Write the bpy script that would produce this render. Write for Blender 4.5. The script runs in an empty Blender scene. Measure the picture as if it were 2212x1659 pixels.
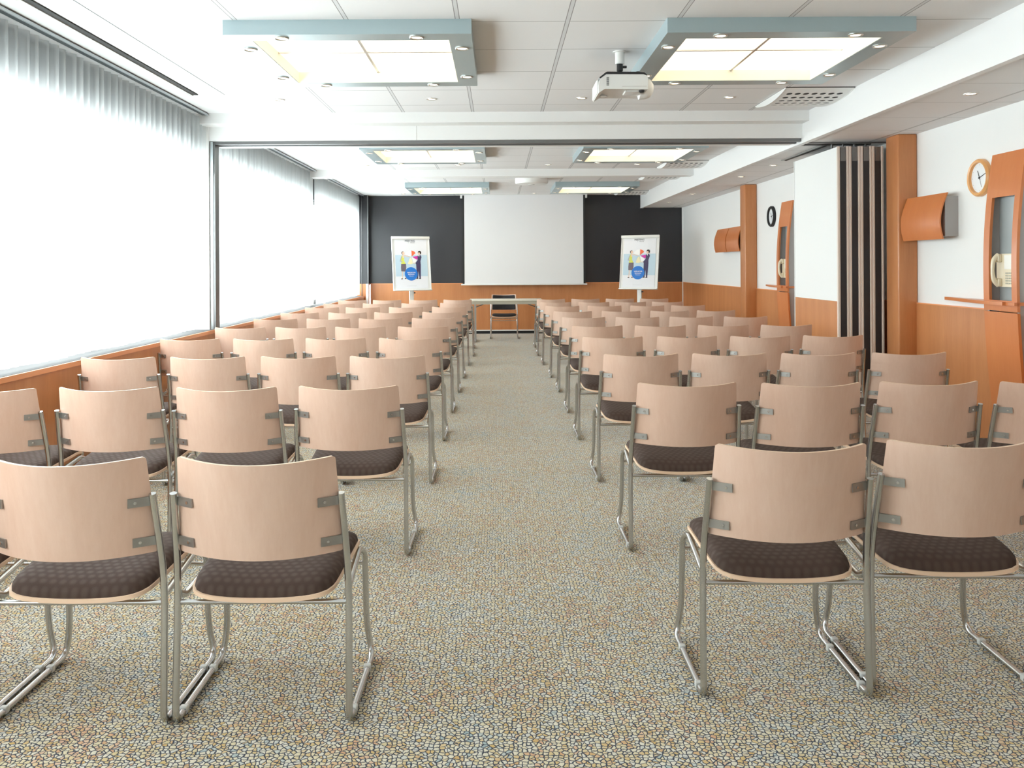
import bpy, bmesh, math, random
from mathutils import Vector, Matrix
R = random.Random(7)
S = bpy.context.scene
COL = S.collection
PI = math.pi
# ------------------------------------------------------------------ camera
F = 1840.0; CX = 1076.0; CY = 574.0; H = 1.34; ROLL = 0.0055
cam = bpy.data.cameras.new('camera'); camo = bpy.data.objects.new('camera', cam); COL.objects.link(camo)
cam.sensor_fit = 'HORIZONTAL'; cam.sensor_width = 36.0; cam.lens = 36.0 * F / 2212
cam.shift_x = (1106 - CX) / 2212; cam.shift_y = (CY - 829.5) / 2212
cam.clip_start = 0.05; cam.clip_end = 200
camo.matrix_world = Matrix.Translation((0, 0, H)) @ Matrix.Rotation(PI/2, 4, 'X') @ Matrix.Rotation(-ROLL, 4, 'Z')
S.camera = camo
# ------------------------------------------------------------------ light
W = bpy.data.worlds.new('daylight'); S.world = W; W.use_nodes = True
bg = W.node_tree.nodes['Background']; bg.inputs[0].default_value = (0.92, 0.97, 1.0, 1); bg.inputs[1].default_value = 9.0
S.view_settings.view_transform = 'Standard'; S.view_settings.look = 'None'; S.view_settings.gamma = 1.0
S.view_settings.use_curve_mapping = False; S.view_settings.exposure = 0.66
S.cycles.max_bounces = 10; S.cycles.diffuse_bounces = 6; S.cycles.transparent_max_bounces = 12
S.cycles.sample_clamp_indirect = 8.0; S.cycles.caustics_reflective = False; S.cycles.caustics_refractive = False
def portal(y0, y1, z0, z1, x):
    l = bpy.data.lights.new('window_portal', 'AREA'); l.shape = 'RECTANGLE'; l.size = z1 - z0; l.size_y = y1 - y0
    l.cycles.is_portal = True
    o = bpy.data.objects.new('window_portal', l); COL.objects.link(o)
    o.location = (x, (y0+y1)/2, (z0+z1)/2); o.rotation_euler = (0, -PI/2, 0)
BAYS = [(-0.7, 7.83), (8.12, 12.38), (12.62, 16.58)]
for a, b in BAYS: portal(a, b, 0.80, 2.34, -2.95)

# ------------------------------------------------------------------ materials
def srgb(r, g, b):
    f = lambda c: (c/255/12.92) if c/255 <= 0.04045 else ((c/255+0.055)/1.055)**2.4
    return (f(r), f(g), f(b), 1)
def mat(name, col, rough=0.5, metal=0.0, emit=None, es=0, spec=0.5, coat=0, nosample=False):
    m = bpy.data.materials.new(name); m.use_nodes = True
    b = m.node_tree.nodes['Principled BSDF']
    b.inputs['Base Color'].default_value = col; b.inputs['Roughness'].default_value = rough
    b.inputs['Metallic'].default_value = metal; b.inputs['Specular IOR Level'].default_value = spec
    b.inputs['Coat Weight'].default_value = coat
    if emit: b.inputs['Emission Color'].default_value = emit; b.inputs['Emission Strength'].default_value = es
    if nosample: m.cycles.emission_sampling = 'NONE'
    return m
def N(m, t, **k):
    n = m.node_tree.nodes.new(t)
    for a, v in k.items(): setattr(n, a, v)
    return n
def L(m, a, b): m.node_tree.links.new(a, b)
def math_(m, op, a, b=None, c=None):
    n = N(m, 'ShaderNodeMath', operation=op)
    for i, v in enumerate((a, b, c)):
        if v is None: continue
        if isinstance(v, (int, float)): n.inputs[i].default_value = v
        else: L(m, v, n.inputs[i])
    return n.outputs[0]
def coords(m, scale=(1, 1, 1), kind='Object'):
    tc = N(m, 'ShaderNodeTexCoord'); mp = N(m, 'ShaderNodeMapping'); mp.inputs['Scale'].default_value = scale
    L(m, tc.outputs[kind], mp.inputs[0]); return mp.outputs[0]
def mixc(m, fac, a, b):
    n = N(m, 'ShaderNodeMix', data_type='RGBA')
    if isinstance(fac, (int, float)): n.inputs[0].default_value = fac
    else: L(m, fac, n.inputs[0])
    for i, v in ((6, a), (7, b)):
        if isinstance(v, tuple): n.inputs[i].default_value = v
        else: L(m, v, n.inputs[i])
    return n.outputs[2]
def noise(m, vec, scale, detail=3, rough=0.55):
    n = N(m, 'ShaderNodeTexNoise'); n.inputs['Scale'].default_value = scale; n.inputs['Detail'].default_value = detail
    n.inputs['Roughness'].default_value = rough; L(m, vec, n.inputs['Vector']); return n.outputs['Fac']
def ramp(m, fac, stops):
    n = N(m, 'ShaderNodeValToRGB'); e = n.color_ramp.elements
    while len(e) < len(stops): e.new(0.5)
    for i, (p, c) in enumerate(stops): e[i].position = p; e[i].color = c
    L(m, fac, n.inputs[0]); return n.outputs[0]
def bump(m, h, strength, dist):
    n = N(m, 'ShaderNodeBump'); n.inputs['Strength'].default_value = strength; n.inputs['Distance'].default_value = dist
    L(m, h, n.inputs['Height']); L(m, n.outputs[0], m.node_tree.nodes['Principled BSDF'].inputs['Normal'])
def setbase(m, c): L(m, c, m.node_tree.nodes['Principled BSDF'].inputs['Base Color'])

def wood(name, c1, c2, rough=0.38, scale=(9, 9, 0.7), coat=0.15, per_object=0.0):
    m = mat(name, c1, rough, coat=coat)
    v = coords(m, scale)
    if per_object:
        oi = N(m, 'ShaderNodeObjectInfo'); ad = N(m, 'ShaderNodeVectorMath', operation='ADD'); L(m, v, ad.inputs[0])
        sc = math_(m, 'MULTIPLY', oi.outputs['Random'], 37.0); cb = N(m, 'ShaderNodeCombineXYZ')
        L(m, sc, cb.inputs[0]); L(m, sc, cb.inputs[1]); L(m, cb.outputs[0], ad.inputs[1]); v = ad.outputs[0]
    big = noise(m, v, 1.0, 2); fine = noise(m, v, 9.0, 4, 0.7)
    f = math_(m, 'ADD', math_(m, 'MULTIPLY', big, 0.6), math_(m, 'MULTIPLY', fine, 0.4))
    col = ramp(m, f, [(0.3, c1), (0.7, c2)])
    if per_object:
        col = mixc(m, math_(m, 'MULTIPLY', oi.outputs['Random'], per_object), col, (c1[0]*0.86, c1[1]*0.76, c1[2]*0.68, 1))
    setbase(m, col); return m
M = {}
M['white'] = mat('white_paint', (0.83, 0.83, 0.82, 1), 0.6)
M['white_wall'] = mat('white_wall', (0.84, 0.84, 0.83, 1), 0.75)
v = coords(M['white_wall']); bump(M['white_wall'], noise(M['white_wall'], v, 90, 2), 0.06, 0.002)
M['soffit'] = mat('soffit_paint', (0.86, 0.86, 0.86, 1), 0.55)
M['dark_wall'] = mat('anthracite_wall', (0.025, 0.025, 0.029, 1), 0.27)
v = coords(M['dark_wall']); bump(M['dark_wall'], noise(M['dark_wall'], v, 120, 2), 0.05, 0.002)
M['wood'] = wood('cherry_veneer', srgb(186, 118, 70), srgb(204, 138, 88))
M['wood_gloss'] = wood('cherry_laminate', srgb(202, 118, 66), srgb(210, 130, 76), 0.32)
M['wood_trim'] = wood('cherry_edge', srgb(232, 150, 98), srgb(242, 166, 112), 0.35, (3, 0.4, 3))
M['beech'] = wood('beech_plywood', srgb(216, 180, 159), srgb(230, 201, 183), 0.33, (7, 7, 0.9), 0.25, 0.22)
M['beech_edge'] = mat('beech_edge', srgb(232, 200, 172), 0.45)  # plywood edge, toned lighter for light caught along the top of the backs
M['clockwood'] = wood('maple_ring', srgb(222, 160, 98), srgb(236, 178, 116), 0.35)
M['chrome'] = mat('chrome', (0.58, 0.58, 0.58, 1), 0.22, 1.0)
M['bracket'] = mat('bracket_steel', (0.36, 0.35, 0.33, 1), 0.38, 0.9)
M['black_rubber'] = mat('black_rubber', (0.02, 0.02, 0.02, 1), 0.5)
M['clear_clip'] = mat('clip_plastic', (0.6, 0.6, 0.58, 1), 0.3)
# brown seat fabric, woven dots
m = M['fabric'] = mat('brown_seat_fabric', srgb(72, 58, 54), 0.85, spec=0.3)
tc = N(m, 'ShaderNodeTexCoord'); sp = N(m, 'ShaderNodeSeparateXYZ'); L(m, tc.outputs['Object'], sp.inputs[0])
row = math_(m, 'MULTIPLY', sp.outputs[1], 46.0)
odd = math_(m, 'MULTIPLY', math_(m, 'MODULO', math_(m, 'FLOOR', math_(m, 'ADD', row, 100)), 2.0), 0.5)
fx = math_(m, 'SUBTRACT', math_(m, 'FRACT', math_(m, 'ADD', math_(m, 'MULTIPLY', sp.outputs[0], 34.0), math_(m, 'ADD', odd, 50))), 0.5)
fy = math_(m, 'SUBTRACT', math_(m, 'FRACT', math_(m, 'ADD', row, 100)), 0.5)
d = math_(m, 'SQRT', math_(m, 'ADD', math_(m, 'MULTIPLY', fx, fx), math_(m, 'MULTIPLY', fy, fy)))
dot = math_(m, 'SMOOTH_MIN', math_(m, 'MAXIMUM', math_(m, 'SUBTRACT', 1.0, math_(m, 'MULTIPLY', d, 2.2)), 0.0), 0.6, 0.3)
setbase(m, mixc(m, dot, srgb(70, 55, 48), srgb(80, 65, 58)))
bump(m, math_(m, 'ADD', dot, noise(m, tc.outputs['Object'], 700, 1)), 0.25, 0.002)
L(m, math_(m, 'SUBTRACT', 0.9, math_(m, 'MULTIPLY', dot, 0.3)), m.node_tree.nodes['Principled BSDF'].inputs['Roughness'])
M['black_fabric'] = mat('black_fabric', srgb(38, 34, 36), 0.8)
# carpet
m = M['carpet'] = mat('pebble_carpet', (0.3, 0.3, 0.25, 1), 0.95, spec=0.15)
m.node_tree.nodes['Principled BSDF'].inputs['Sheen Weight'].default_value = 0.36; m.node_tree.nodes['Principled BSDF'].inputs['Sheen Roughness'].default_value = 0.4
v = coords(m); wob = N(m, 'ShaderNodeTexNoise'); wob.inputs['Scale'].default_value = 60; L(m, v, wob.inputs['Vector'])
mixv = N(m, 'ShaderNodeMix', data_type='VECTOR'); mixv.inputs[0].default_value = 0.012; L(m, v, mixv.inputs[4]); L(m, wob.outputs['Color'], mixv.inputs[5])
vo = N(m, 'ShaderNodeTexVoronoi', feature='F1', voronoi_dimensions='2D'); ve = N(m, 'ShaderNodeTexVoronoi', feature='DISTANCE_TO_EDGE', voronoi_dimensions='2D')
for q in (vo, ve):
    q.inputs['Scale'].default_value = 74; q.inputs['Randomness'].default_value = 0.9; L(m, mixv.outputs[1], q.inputs['Vector'])
sc = N(m, 'ShaderNodeSeparateColor'); L(m, vo.outputs['Color'], sc.inputs[0])
patch = noise(m, v, 3.5, 3)
shift = math_(m, 'ADD', math_(m, 'MULTIPLY', sc.outputs[0], 0.8), math_(m, 'MULTIPLY', math_(m, 'SUBTRACT', patch, 0.5), 0.9))
shift = math_(m, 'ADD', shift, 0.1)
pc = ramp(m, shift, [(0.0, srgb(150, 176, 184)), (0.14, srgb(206, 208, 204)), (0.38, srgb(218, 212, 190)), (0.6, srgb(208, 194, 150)), (0.75, srgb(206, 172, 100)), (0.9, srgb(206, 158, 118))])
pc = mixc(m, math_(m, 'MULTIPLY', sc.outputs[1], 0.35), pc, srgb(236, 230, 214))
fib = noise(m, v, 420, 2, 0.7)
th = math_(m, 'ADD', 0.055, math_(m, 'MULTIPLY', noise(m, v, 55, 2), 0.19))
edge = math_(m, 'SMOOTH_MIN', 1.0, math_(m, 'MAXIMUM', 0.0, math_(m, 'MULTIPLY', math_(m, 'SUBTRACT', th, math_(m, 'ADD', ve.outputs['Distance'], math_(m, 'MULTIPLY', math_(m, 'SUBTRACT', fib, 0.5), 0.08))), 14.0)), 0.15)
edge = math_(m, 'MINIMUM', 1.0, edge)
pc = mixc(m, math_(m, 'MULTIPLY', fib, 0.30), pc, srgb(166, 148, 112))
setbase(m, mixc(m, edge, pc, srgb(40, 48, 66)))
bump(m, math_(m, 'ADD', ve.outputs['Distance'], math_(m, 'MULTIPLY', noise(m, v, 900, 1), 0.3)), 0.35, 0.006)
# ceiling tiles
def tiles(name, x0, y0, px=0.6253, py=0.6265, wx=0.024, wy=0.006, base=(0.85, 0.845, 0.85, 1)):
    m = mat(name, base, 0.9, spec=0.2)
    tc = N(m, 'ShaderNodeTexCoord'); sp = N(m, 'ShaderNodeSeparateXYZ'); L(m, tc.outputs['Object'], sp.inputs[0])
    def dist(o, c0, p):
        f = math_(m, 'FRACT', math_(m, 'ADD', math_(m, 'DIVIDE', math_(m, 'SUBTRACT', o, c0), p), 50.5))
        return math_(m, 'MULTIPLY', math_(m, 'ABSOLUTE', math_(m, 'SUBTRACT', f, 0.5)), p)
    dx = dist(sp.outputs[0], x0, px); dy = dist(sp.outputs[1], y0, py)
    band = math_(m, 'LESS_THAN', dx, wx/2)
    e1 = math_(m, 'LESS_THAN', math_(m, 'ABSOLUTE', math_(m, 'SUBTRACT', dx, wx/2)), 0.0022)
    e2 = math_(m, 'LESS_THAN', dy, wy/2)
    e2 = math_(m, 'MULTIPLY', e2, math_(m, 'SUBTRACT', 1.0, band))
    n = noise(m, tc.outputs['Object'], 260, 2, 0.7)
    col = mixc(m, n, base, tuple(c*0.94 for c in base[:3])+(1,))
    col = mixc(m, band, col, (0.70, 0.70, 0.71, 1))
    col = mixc(m, math_(m, 'MAXIMUM', e1, e2), col, (0.30, 0.29, 0.29, 1))
    setbase(m, col); bump(m, n, 0.12, 0.003); return m
M['tile1'] = tiles('ceiling_tiles_front', 0.4035, 4.85)
M['tile2'] = tiles('ceiling_tiles_middle', 0.4035, 10.125)
M['tile3'] = tiles('ceiling_tiles_back', 0.4035, 14.22)
M['tilelow'] = tiles('ceiling_tiles_aisle', 3.45, 5.353, 0.6253, 0.6265, 0.014, 0.005)
M['panel'] = mat('ceiling_panel', (0.78, 0.78, 0.78, 1), 0.6)
# curtain
m = M['curtain'] = bpy.data.materials.new('sheer_curtain'); m.use_nodes = True
nt = m.node_tree; nt.nodes.clear(); out = N(m, 'ShaderNodeOutputMaterial')
tl = N(m, 'ShaderNodeBsdfTranslucent'); tl.inputs[0].default_value = (0.93, 0.95, 0.95, 1)
df = N(m, 'ShaderNodeBsdfDiffuse'); df.inputs[0].default_value = (0.60, 0.64, 0.65, 1)
tr = N(m, 'ShaderNodeBsdfTransparent'); tr.inputs[0].default_value = (0.95, 0.97, 0.97, 1)
a = N(m, 'ShaderNodeMixShader'); a.inputs[0].default_value = 0.35; L(m, tl.outputs[0], a.inputs[1]); L(m, df.outputs[0], a.inputs[2])
b = N(m, 'ShaderNodeMixShader'); b.inputs[0].default_value = 0.38; L(m, a.outputs[0], b.inputs[1]); L(m, tr.outputs[0], b.inputs[2])
L(m, b.outputs[0], out.inputs[0])
m = M['glass'] = bpy.data.materials.new('window_glass'); m.use_nodes = True; m.node_tree.nodes.clear(); out = N(m, 'ShaderNodeOutputMaterial')
tr = N(m, 'ShaderNodeBsdfTransparent'); tr.inputs[0].default_value = (0.96, 0.98, 0.97, 1); gl = N(m, 'ShaderNodeBsdfGlossy'); gl.inputs['Roughness'].default_value = 0.02
a = N(m, 'ShaderNodeMixShader'); a.inputs[0].default_value = 0.06; L(m, tr.outputs[0], a.inputs[1]); L(m, gl.outputs[0], a.inputs[2]); L(m, a.outputs[0], out.inputs[0])
M['rail'] = mat('curtain_rail', (0.10, 0.12, 0.13, 1), 0.4, 0.5)
M['rail_light'] = mat('curtain_rail_lip', (0.55, 0.6, 0.62, 1), 0.3, 0.7)
M['lintel'] = mat('lintel_grey', (0.06, 0.065, 0.07, 1), 0.8, spec=0.2)  # coloured near-black to put shade behind the top of the curtains
M['sill'] = mat('sill_grey', (0.13, 0.13, 0.13, 1), 0.8, spec=0.1)
M['alu'] = mat('aluminium', (0.45, 0.46, 0.46, 1), 0.35, 0.8)
M['alu_dark'] = mat('dark_aluminium', (0.20, 0.20, 0.20, 1), 0.4, 0.7)
M['fixture'] = mat('pale_blue_metal', (0.40, 0.50, 0.53, 1), 0.30, 0.35)
M['recess'] = mat('recess_warm_tint', (0.87, 0.83, 0.71, 1), 0.6)  # cream tint puts the lamps' warm light into the white inner walls
M['diffuser'] = mat('light_diffuser', (0.9, 0.88, 0.8, 1), 0.5, emit=(1.0, 0.90, 0.70, 1), es=1.15)
M['bulb'] = mat('lit_bulb', (1, 0.9, 0.75, 1), 0.4, emit=(1.0, 0.80, 0.55, 1), es=4.0, nosample=True)
M['ring'] = mat('brushed_ring', (0.62, 0.60, 0.57, 1), 0.3, 0.8)
M['slot'] = mat('black_slot', (0.015, 0.012, 0.01, 1), 0.7)
M['hole'] = mat('dark_hole', (0.05, 0.05, 0.05, 1), 0.8)
M['screen'] = mat('projection_cloth', (0.80, 0.80, 0.81, 1), 0.85)
M['black'] = mat('matt_black', (0.012, 0.012, 0.013, 1), 0.6)
M['plastic'] = mat('white_plastic', (0.78, 0.78, 0.76, 1), 0.35)
M['plastic_grey'] = mat('pale_grey_plastic', (0.60, 0.58, 0.56, 1), 0.4)
M['dark_plastic'] = mat('black_plastic', (0.02, 0.02, 0.022, 1), 0.35)
M['table'] = mat('cream_laminate', (0.70, 0.66, 0.56, 1), 0.35)
M['table_edge'] = mat('beige_apron', (0.42, 0.38, 0.30, 1), 0.45)
M['grey_body'] = mat('grey_laminate', (0.38, 0.36, 0.35, 1), 0.5)
M['niche'] = mat('blue_grey_laminate', (0.40, 0.44, 0.45, 1), 0.4)
M['phone'] = mat('cream_plastic', srgb(228, 216, 190), 0.35)
M['phone_card'] = mat('phone_card', srgb(240, 238, 232), 0.5)
M['phone_key'] = mat('phone_key', srgb(190, 186, 170), 0.5)
M['dial'] = mat('clock_dial', (0.80, 0.82, 0.84, 1), 0.4)
M['edge_profile'] = mat('beige_edge_profile', srgb(228, 216, 206), 0.35, 0.0)
M['seal'] = mat('black_seal', (0.02, 0.02, 0.023, 1), 0.45)
def flat(name, c, rough=0.6): M[name] = mat(name, c, rough)
flat('paper', srgb(232, 233, 238)); flat('p_blue', srgb(190, 212, 226)); flat('p_ink', srgb(60, 62, 72)); flat('p_skin', srgb(232, 200, 178))
flat('p_yellow', srgb(214, 218, 96)); flat('p_skirt', srgb(110, 98, 108)); flat('p_suit', srgb(66, 56, 92)); flat('p_hair', srgb(44, 34, 32))
flat('p_orange', srgb(240, 112, 70)); flat('p_pink', srgb(206, 52, 160)); flat('p_cream', srgb(240, 232, 190)); flat('p_disc', srgb(34, 118, 206)); flat('p_white', srgb(244, 244, 244)); flat('p_grey', srgb(150, 150, 156)); flat('p_greyarm', srgb(170, 176, 186))

# ------------------------------------------------------------------ mesh helpers
class MB:
    def __init__(s): s.bm = bmesh.new(); s.mats = []
    def mi(s, m):
        if m is None: return 0
        if m not in s.mats: s.mats.append(m)
        return s.mats.index(m)
    def faces(s, vs, fs, m=None, smooth=False):
        bv = [s.bm.verts.new(v) for v in vs]; i = s.mi(m)
        for f in fs:
            try: q = s.bm.faces.new([bv[k] for k in f]); q.material_index = i; q.smooth = smooth
            except ValueError: pass
        return s
    def box(s, x0, x1, y0, y1, z0, z1, m=None, bev=0):
        if not bev:
            v = [(x, y, z) for x in (x0, x1) for y in (y0, y1) for z in (z0, z1)]
            return s.faces(v, [(0,1,3,2),(4,6,7,5),(0,4,5,1),(2,3,7,6),(0,2,6,4),(1,5,7,3)], m)
        t = bmesh.new(); v = [t.verts.new((x, y, z)) for x in (x0, x1) for y in (y0, y1) for z in (z0, z1)]
        for f in [(0,1,3,2),(4,6,7,5),(0,4,5,1),(2,3,7,6),(0,2,6,4),(1,5,7,3)]: t.faces.new([v[k] for k in f])
        bmesh.ops.bevel(t, geom=list(t.edges), offset=bev, segments=3, affect='EDGES', profile=0.5)
        t.verts.index_update()
        s.faces([q.co.copy() for q in t.verts], [[q.index for q in f.verts] for f in t.faces], m, False); t.free(); return s
    def sweep(s, pts, r, m=None, n=10, closed=False, cap=True):
        pts = [Vector(p) for p in pts]; k = len(pts); rings = []
        t0 = (pts[1]-pts[0]).normalized(); up = Vector((0, 0, 1)) if abs(t0.z) < 0.9 else Vector((1, 0, 0))
        nrm = t0.cross(up).normalized(); prev = t0
        for i, p in enumerate(pts):
            t = ((pts[min(i+1, k-1)]-p).normalized() + (p-pts[max(i-1, 0)]).normalized()).normalized() if 0 < i < k-1 else ((pts[1]-pts[0]) if i == 0 else (pts[-1]-pts[-2])).normalized()
            ax = prev.cross(t)
            if ax.length > 1e-7: nrm = Matrix.Rotation(prev.angle(t), 3, ax.normalized()) @ nrm
            prev = t; bi = t.cross(nrm).normalized()
            rr = r[i] if isinstance(r, (list, tuple)) else r
            rings.append([p + (nrm*math.cos(a) + bi*math.sin(a))*rr for a in [2*PI*j/n for j in range(n)]])
        vs = [v for q in rings for v in q]; fs = []
        for i in range(k-1):
            for j in range(n): fs.append((i*n+j, i*n+(j+1)%n, (i+1)*n+(j+1)%n, (i+1)*n+j))
        if cap: fs.append(tuple(range(n))[::-1]); fs.append(tuple((k-1)*n+j for j in range(n)))
        return s.faces(vs, fs, m, True)
    def lathe(s, c, prof, m=None, n=24, axis='Z', a0=0, a1=2*PI):
        c = Vector(c); full = abs(a1-a0-2*PI) < 1e-6; k = n if full else n+1; vs = []; fs = []
        for (r, h) in prof:
            for j in range(k):
                a = a0+(a1-a0)*j/n; p = (r*math.cos(a), r*math.sin(a), h)
                if axis == 'X': p = (h, p[0], p[1])
                if axis == 'Y': p = (p[0], h, p[1])
                vs.append(c+Vector(p))
        for i in range(len(prof)-1):
            for j in range(n if full else n): fs.append((i*k+j, i*k+(j+1) % k if full else i*k+j+1, (i+1)*k+((j+1) % k if full else j+1), (i+1)*k+j))
        if prof[0][0] > 1e-6 and full: fs.append(tuple(range(k))[::-1])
        if prof[-1][0] > 1e-6 and full: fs.append(tuple((len(prof)-1)*k+j for j in range(k)))
        return s.faces(vs, fs, m, True)
    def prism(s, poly, axis, a, b, m=None, smooth=False):
        def P(u, w, h): return {'X': (h, u, w), 'Y': (u, h, w), 'Z': (u, w, h)}[axis]
        n = len(poly); vs = [P(u, w, a) for u, w in poly]+[P(u, w, b) for u, w in poly]
        fs = [tuple(range(n))[::-1], tuple(range(n, 2*n))]+[(i, (i+1) % n, n+(i+1) % n, n+i) for i in range(n)]
        return s.faces(vs, fs, m, smooth)
    def build(s, name, material=None, parent=None, auto=True):
        me = bpy.data.meshes.new(name)
        if s.mats:
            for q in s.mats: me.materials.append(M[q])
        else: me.materials.append(M[material])
        bmesh.ops.remove_doubles(s.bm, verts=s.bm.verts, dist=1e-6)
        bmesh.ops.recalc_face_normals(s.bm, faces=s.bm.faces); s.bm.to_mesh(me); s.bm.free()
        if auto: me.set_sharp_from_angle(angle=math.radians(38))
        o = bpy.data.objects.new(name, me); COL.objects.link(o)
        if parent: o.parent = parent
        return o
def fillet(pts, rad, seg=5):
    pts = [Vector(p) for p in pts]; out = [pts[0]]
    for i in range(1, len(pts)-1):
        r = rad[i-1] if isinstance(rad, (list, tuple)) else rad
        a, b, c = pts[i-1], pts[i], pts[i+1]; u = (a-b); v = (c-b); d = min(r, u.length*0.48, v.length*0.48)
        p = b+u.normalized()*d; q = b+v.normalized()*d
        for k in range(seg+1):
            t = k/seg; out.append(p*(1-t)**2+b*2*t*(1-t)+q*t*t)
    return out+[pts[-1]]
def tag(o, label=None, cat=None, group=None, kind=None):
    if label: o['label'] = label
    if cat: o['category'] = cat
    if group: o['group'] = group
    if kind: o['kind'] = kind
    return o
def empty(name, label, cat, loc=(0, 0, 0), group=None, rz=0):
    o = bpy.data.objects.new(name, None); COL.objects.link(o); o.location = loc; o.rotation_euler = (0, 0, rz); o.empty_display_size = 0.1
    return tag(o, label, cat, group)
def struct(o): o['kind'] = 'structure'; return o
def kids(o): return [c for c in bpy.data.objects if c.parent == o]
TREE = {}
def snapshot(root):
    TREE[root.name] = [(c, kids(c)) for c in kids(root)]
def dup(root, loc, label, rz=None, skip=(), skip_sub=(), group=None):
    r = root.copy(); COL.objects.link(r); r.location = loc; r['label'] = label
    if group: r['group'] = group
    if rz is not None: r.rotation_euler = (0, 0, rz)
    for c, subs in TREE[root.name]:
        if c.name.split('.')[0] in skip: continue
        d = c.copy(); COL.objects.link(d); d.parent = r
        for g in subs:
            if g.name.split('.')[0] in skip_sub: continue
            e = g.copy(); COL.objects.link(e); e.parent = d
    return r

# ------------------------------------------------------------------ room shell
XW, XR, XS, ZC, ZL, YB, Y0 = -2.62, 3.66, 2.82, 2.73, 2.47, 16.83, -1.5
def sbox(name, m, *a, **k): return struct(MB().box(*a).build(name, m, k.get('parent')))
sbox('floor', 'carpet', -3.0, 3.85, Y0-0.2, YB+0.2, -0.1, 0.0)
for i, (a, b, t) in enumerate(((Y0, 7.90, 'tile1'), (7.90, 12.30, 'tile2'), (12.30, YB, 'tile3'))):
    sbox('ceiling', t, -2.085, XS, a, b, ZC, ZC+0.12)
    sbox('ceiling', 'panel', -3.0, -2.085, a, b, ZC, ZC+0.12)
sbox('ceiling', 'tilelow', XS, XR+0.2, Y0, YB, ZL, ZL+0.12)
so = MB().box(XS-0.004, XS+0.03, Y0, YB, ZL-0.0, ZC, 'soffit'); so.box(XS-0.008, XS+0.045, Y0, YB, ZL-0.014, ZL+0.006, 'soffit')
struct(so.build('trim_1'))
sbox('wall_right', 'white_wall', XR, XR+0.15, Y0, YB+0.1, 0, ZL)
sbox('wall_rear', 'white_wall', -3.0, XR, Y0-0.12, Y0, 0, ZC)
# back wall: anthracite above, cherry wainscot below
sbox('wall_back', 'dark_wall', -3.0, XR, YB, YB+0.12, 0.98, ZC)
bw = MB().box(-2.52, XR, YB-0.02, YB+0.12, 0.07, 0.99, 'wood'); bw.box(-2.52, XR, YB-0.024, YB, 0.99, 1.002, 'wood_trim')
struct(bw.build('trim_2'))
sbox('baseboard_back', 'white', -2.52, XR, YB-0.03, YB+0.02, 0.055, 0.078)
sbox('baseboard_back', 'black', -2.52, XR, YB-0.012, YB+0.02, 0.0, 0.055)
# right wainscot
rw = MB().box(XR-0.015, XR, Y0, 7.425, 0.0, 0.992, 'wood'); rw.box(XR-0.015, XR, 7.66, 12.03, 0.0, 0.992, 'wood'); rw.box(XR-0.015, XR, 12.28, YB-0.02, 0.0, 0.992, 'wood')
for a, b in ((Y0, 7.42), (7.67, 12.02), (12.29, YB-0.03)): rw.box(XR-0.018, XR, a, b, 0.992, 1.0, 'wood_trim')
struct(rw.build('trim_3'))
sbox('trim_4', 'white', XR-0.03, XR, YB-0.045, YB-0.022, 0.0, ZL)
# wooden pilasters on the right wall
for i, (a, b) in enumerate(((7.425, 7.66), (12.03, 12.28))):
    struct(MB().box(3.49, XR, a, b, 0, ZL, bev=0.014).build('trim_%d' % (5+i), 'wood'))
# left wall: parapet, sill, lintel, posts
lw = MB().box(-2.95, XW, Y0, YB, 0.0, 0.735, 'wood'); lw.box(-2.70, XW+0.012, Y0, YB, 0.735, 0.765, 'wood_trim')
struct(lw.build('wall_left'))
sbox('trim_7', 'sill', -2.95, XW-0.004, Y0, YB, 0.755, 0.7665)
sbox('wall_left', 'lintel', -2.98, -2.80, Y0, YB, 2.36, ZC)
posts = [(7.86, 8.10), (12.40, 12.60), (16.60, YB)]
for i, (a, b) in enumerate(posts[:2]):
    sbox('wall_left', 'white', -2.97, -2.665 if i == 0 else -2.735, a, b, 0.0, ZC)
sbox('wall_left', 'dark_wall', -2.97, -2.535, 16.62, YB, 1.0, ZC)
cw = MB().box(-2.97, -2.535, 16.615, YB, 0.0, 1.0, 'wood'); cw.box(-2.58, -2.53, 16.60, 16.62, 0.0, 1.0, 'white'); cw.box(-2.662, -2.655, 16.6, 16.63, 0.0, ZC, 'alu_dark'); cw.box(-2.545, -2.528, 16.600, 16.615, 1.0, ZC, 'alu_dark')
struct(cw.build('trim_8'))
sbox('wall_left', 'white_wall', -2.98, -2.66, Y0, -0.7, 0.75, 2.6)
# windows
for i, (a, b) in enumerate(BAYS):
    w = MB(); x0, x1 = -2.94, -2.88; z0, z1 = 0.767, 2.36
    w.box(x0, x1, a, b, z0, z0+0.06); w.box(x0, x1, a, b, z1-0.06, z1)
    n = 5 if i == 0 else 3
    for k in range(n+1):
        y = a+(b-a)*k/n; w.box(x0, x1, max(a, y-0.03), min(b, y+0.03), z0, z1)
    wo = struct(w.build('window_%d' % (i+1), 'alu'))
    for k in range(n):
        ya = a+(b-a)*k/n+0.03; yb = a+(b-a)*(k+1)/n-0.03
        struct(MB().box(-2.913, -2.907, ya, yb, z0+0.06, z1-0.06).build('window_pane', 'glass', wo))
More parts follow.
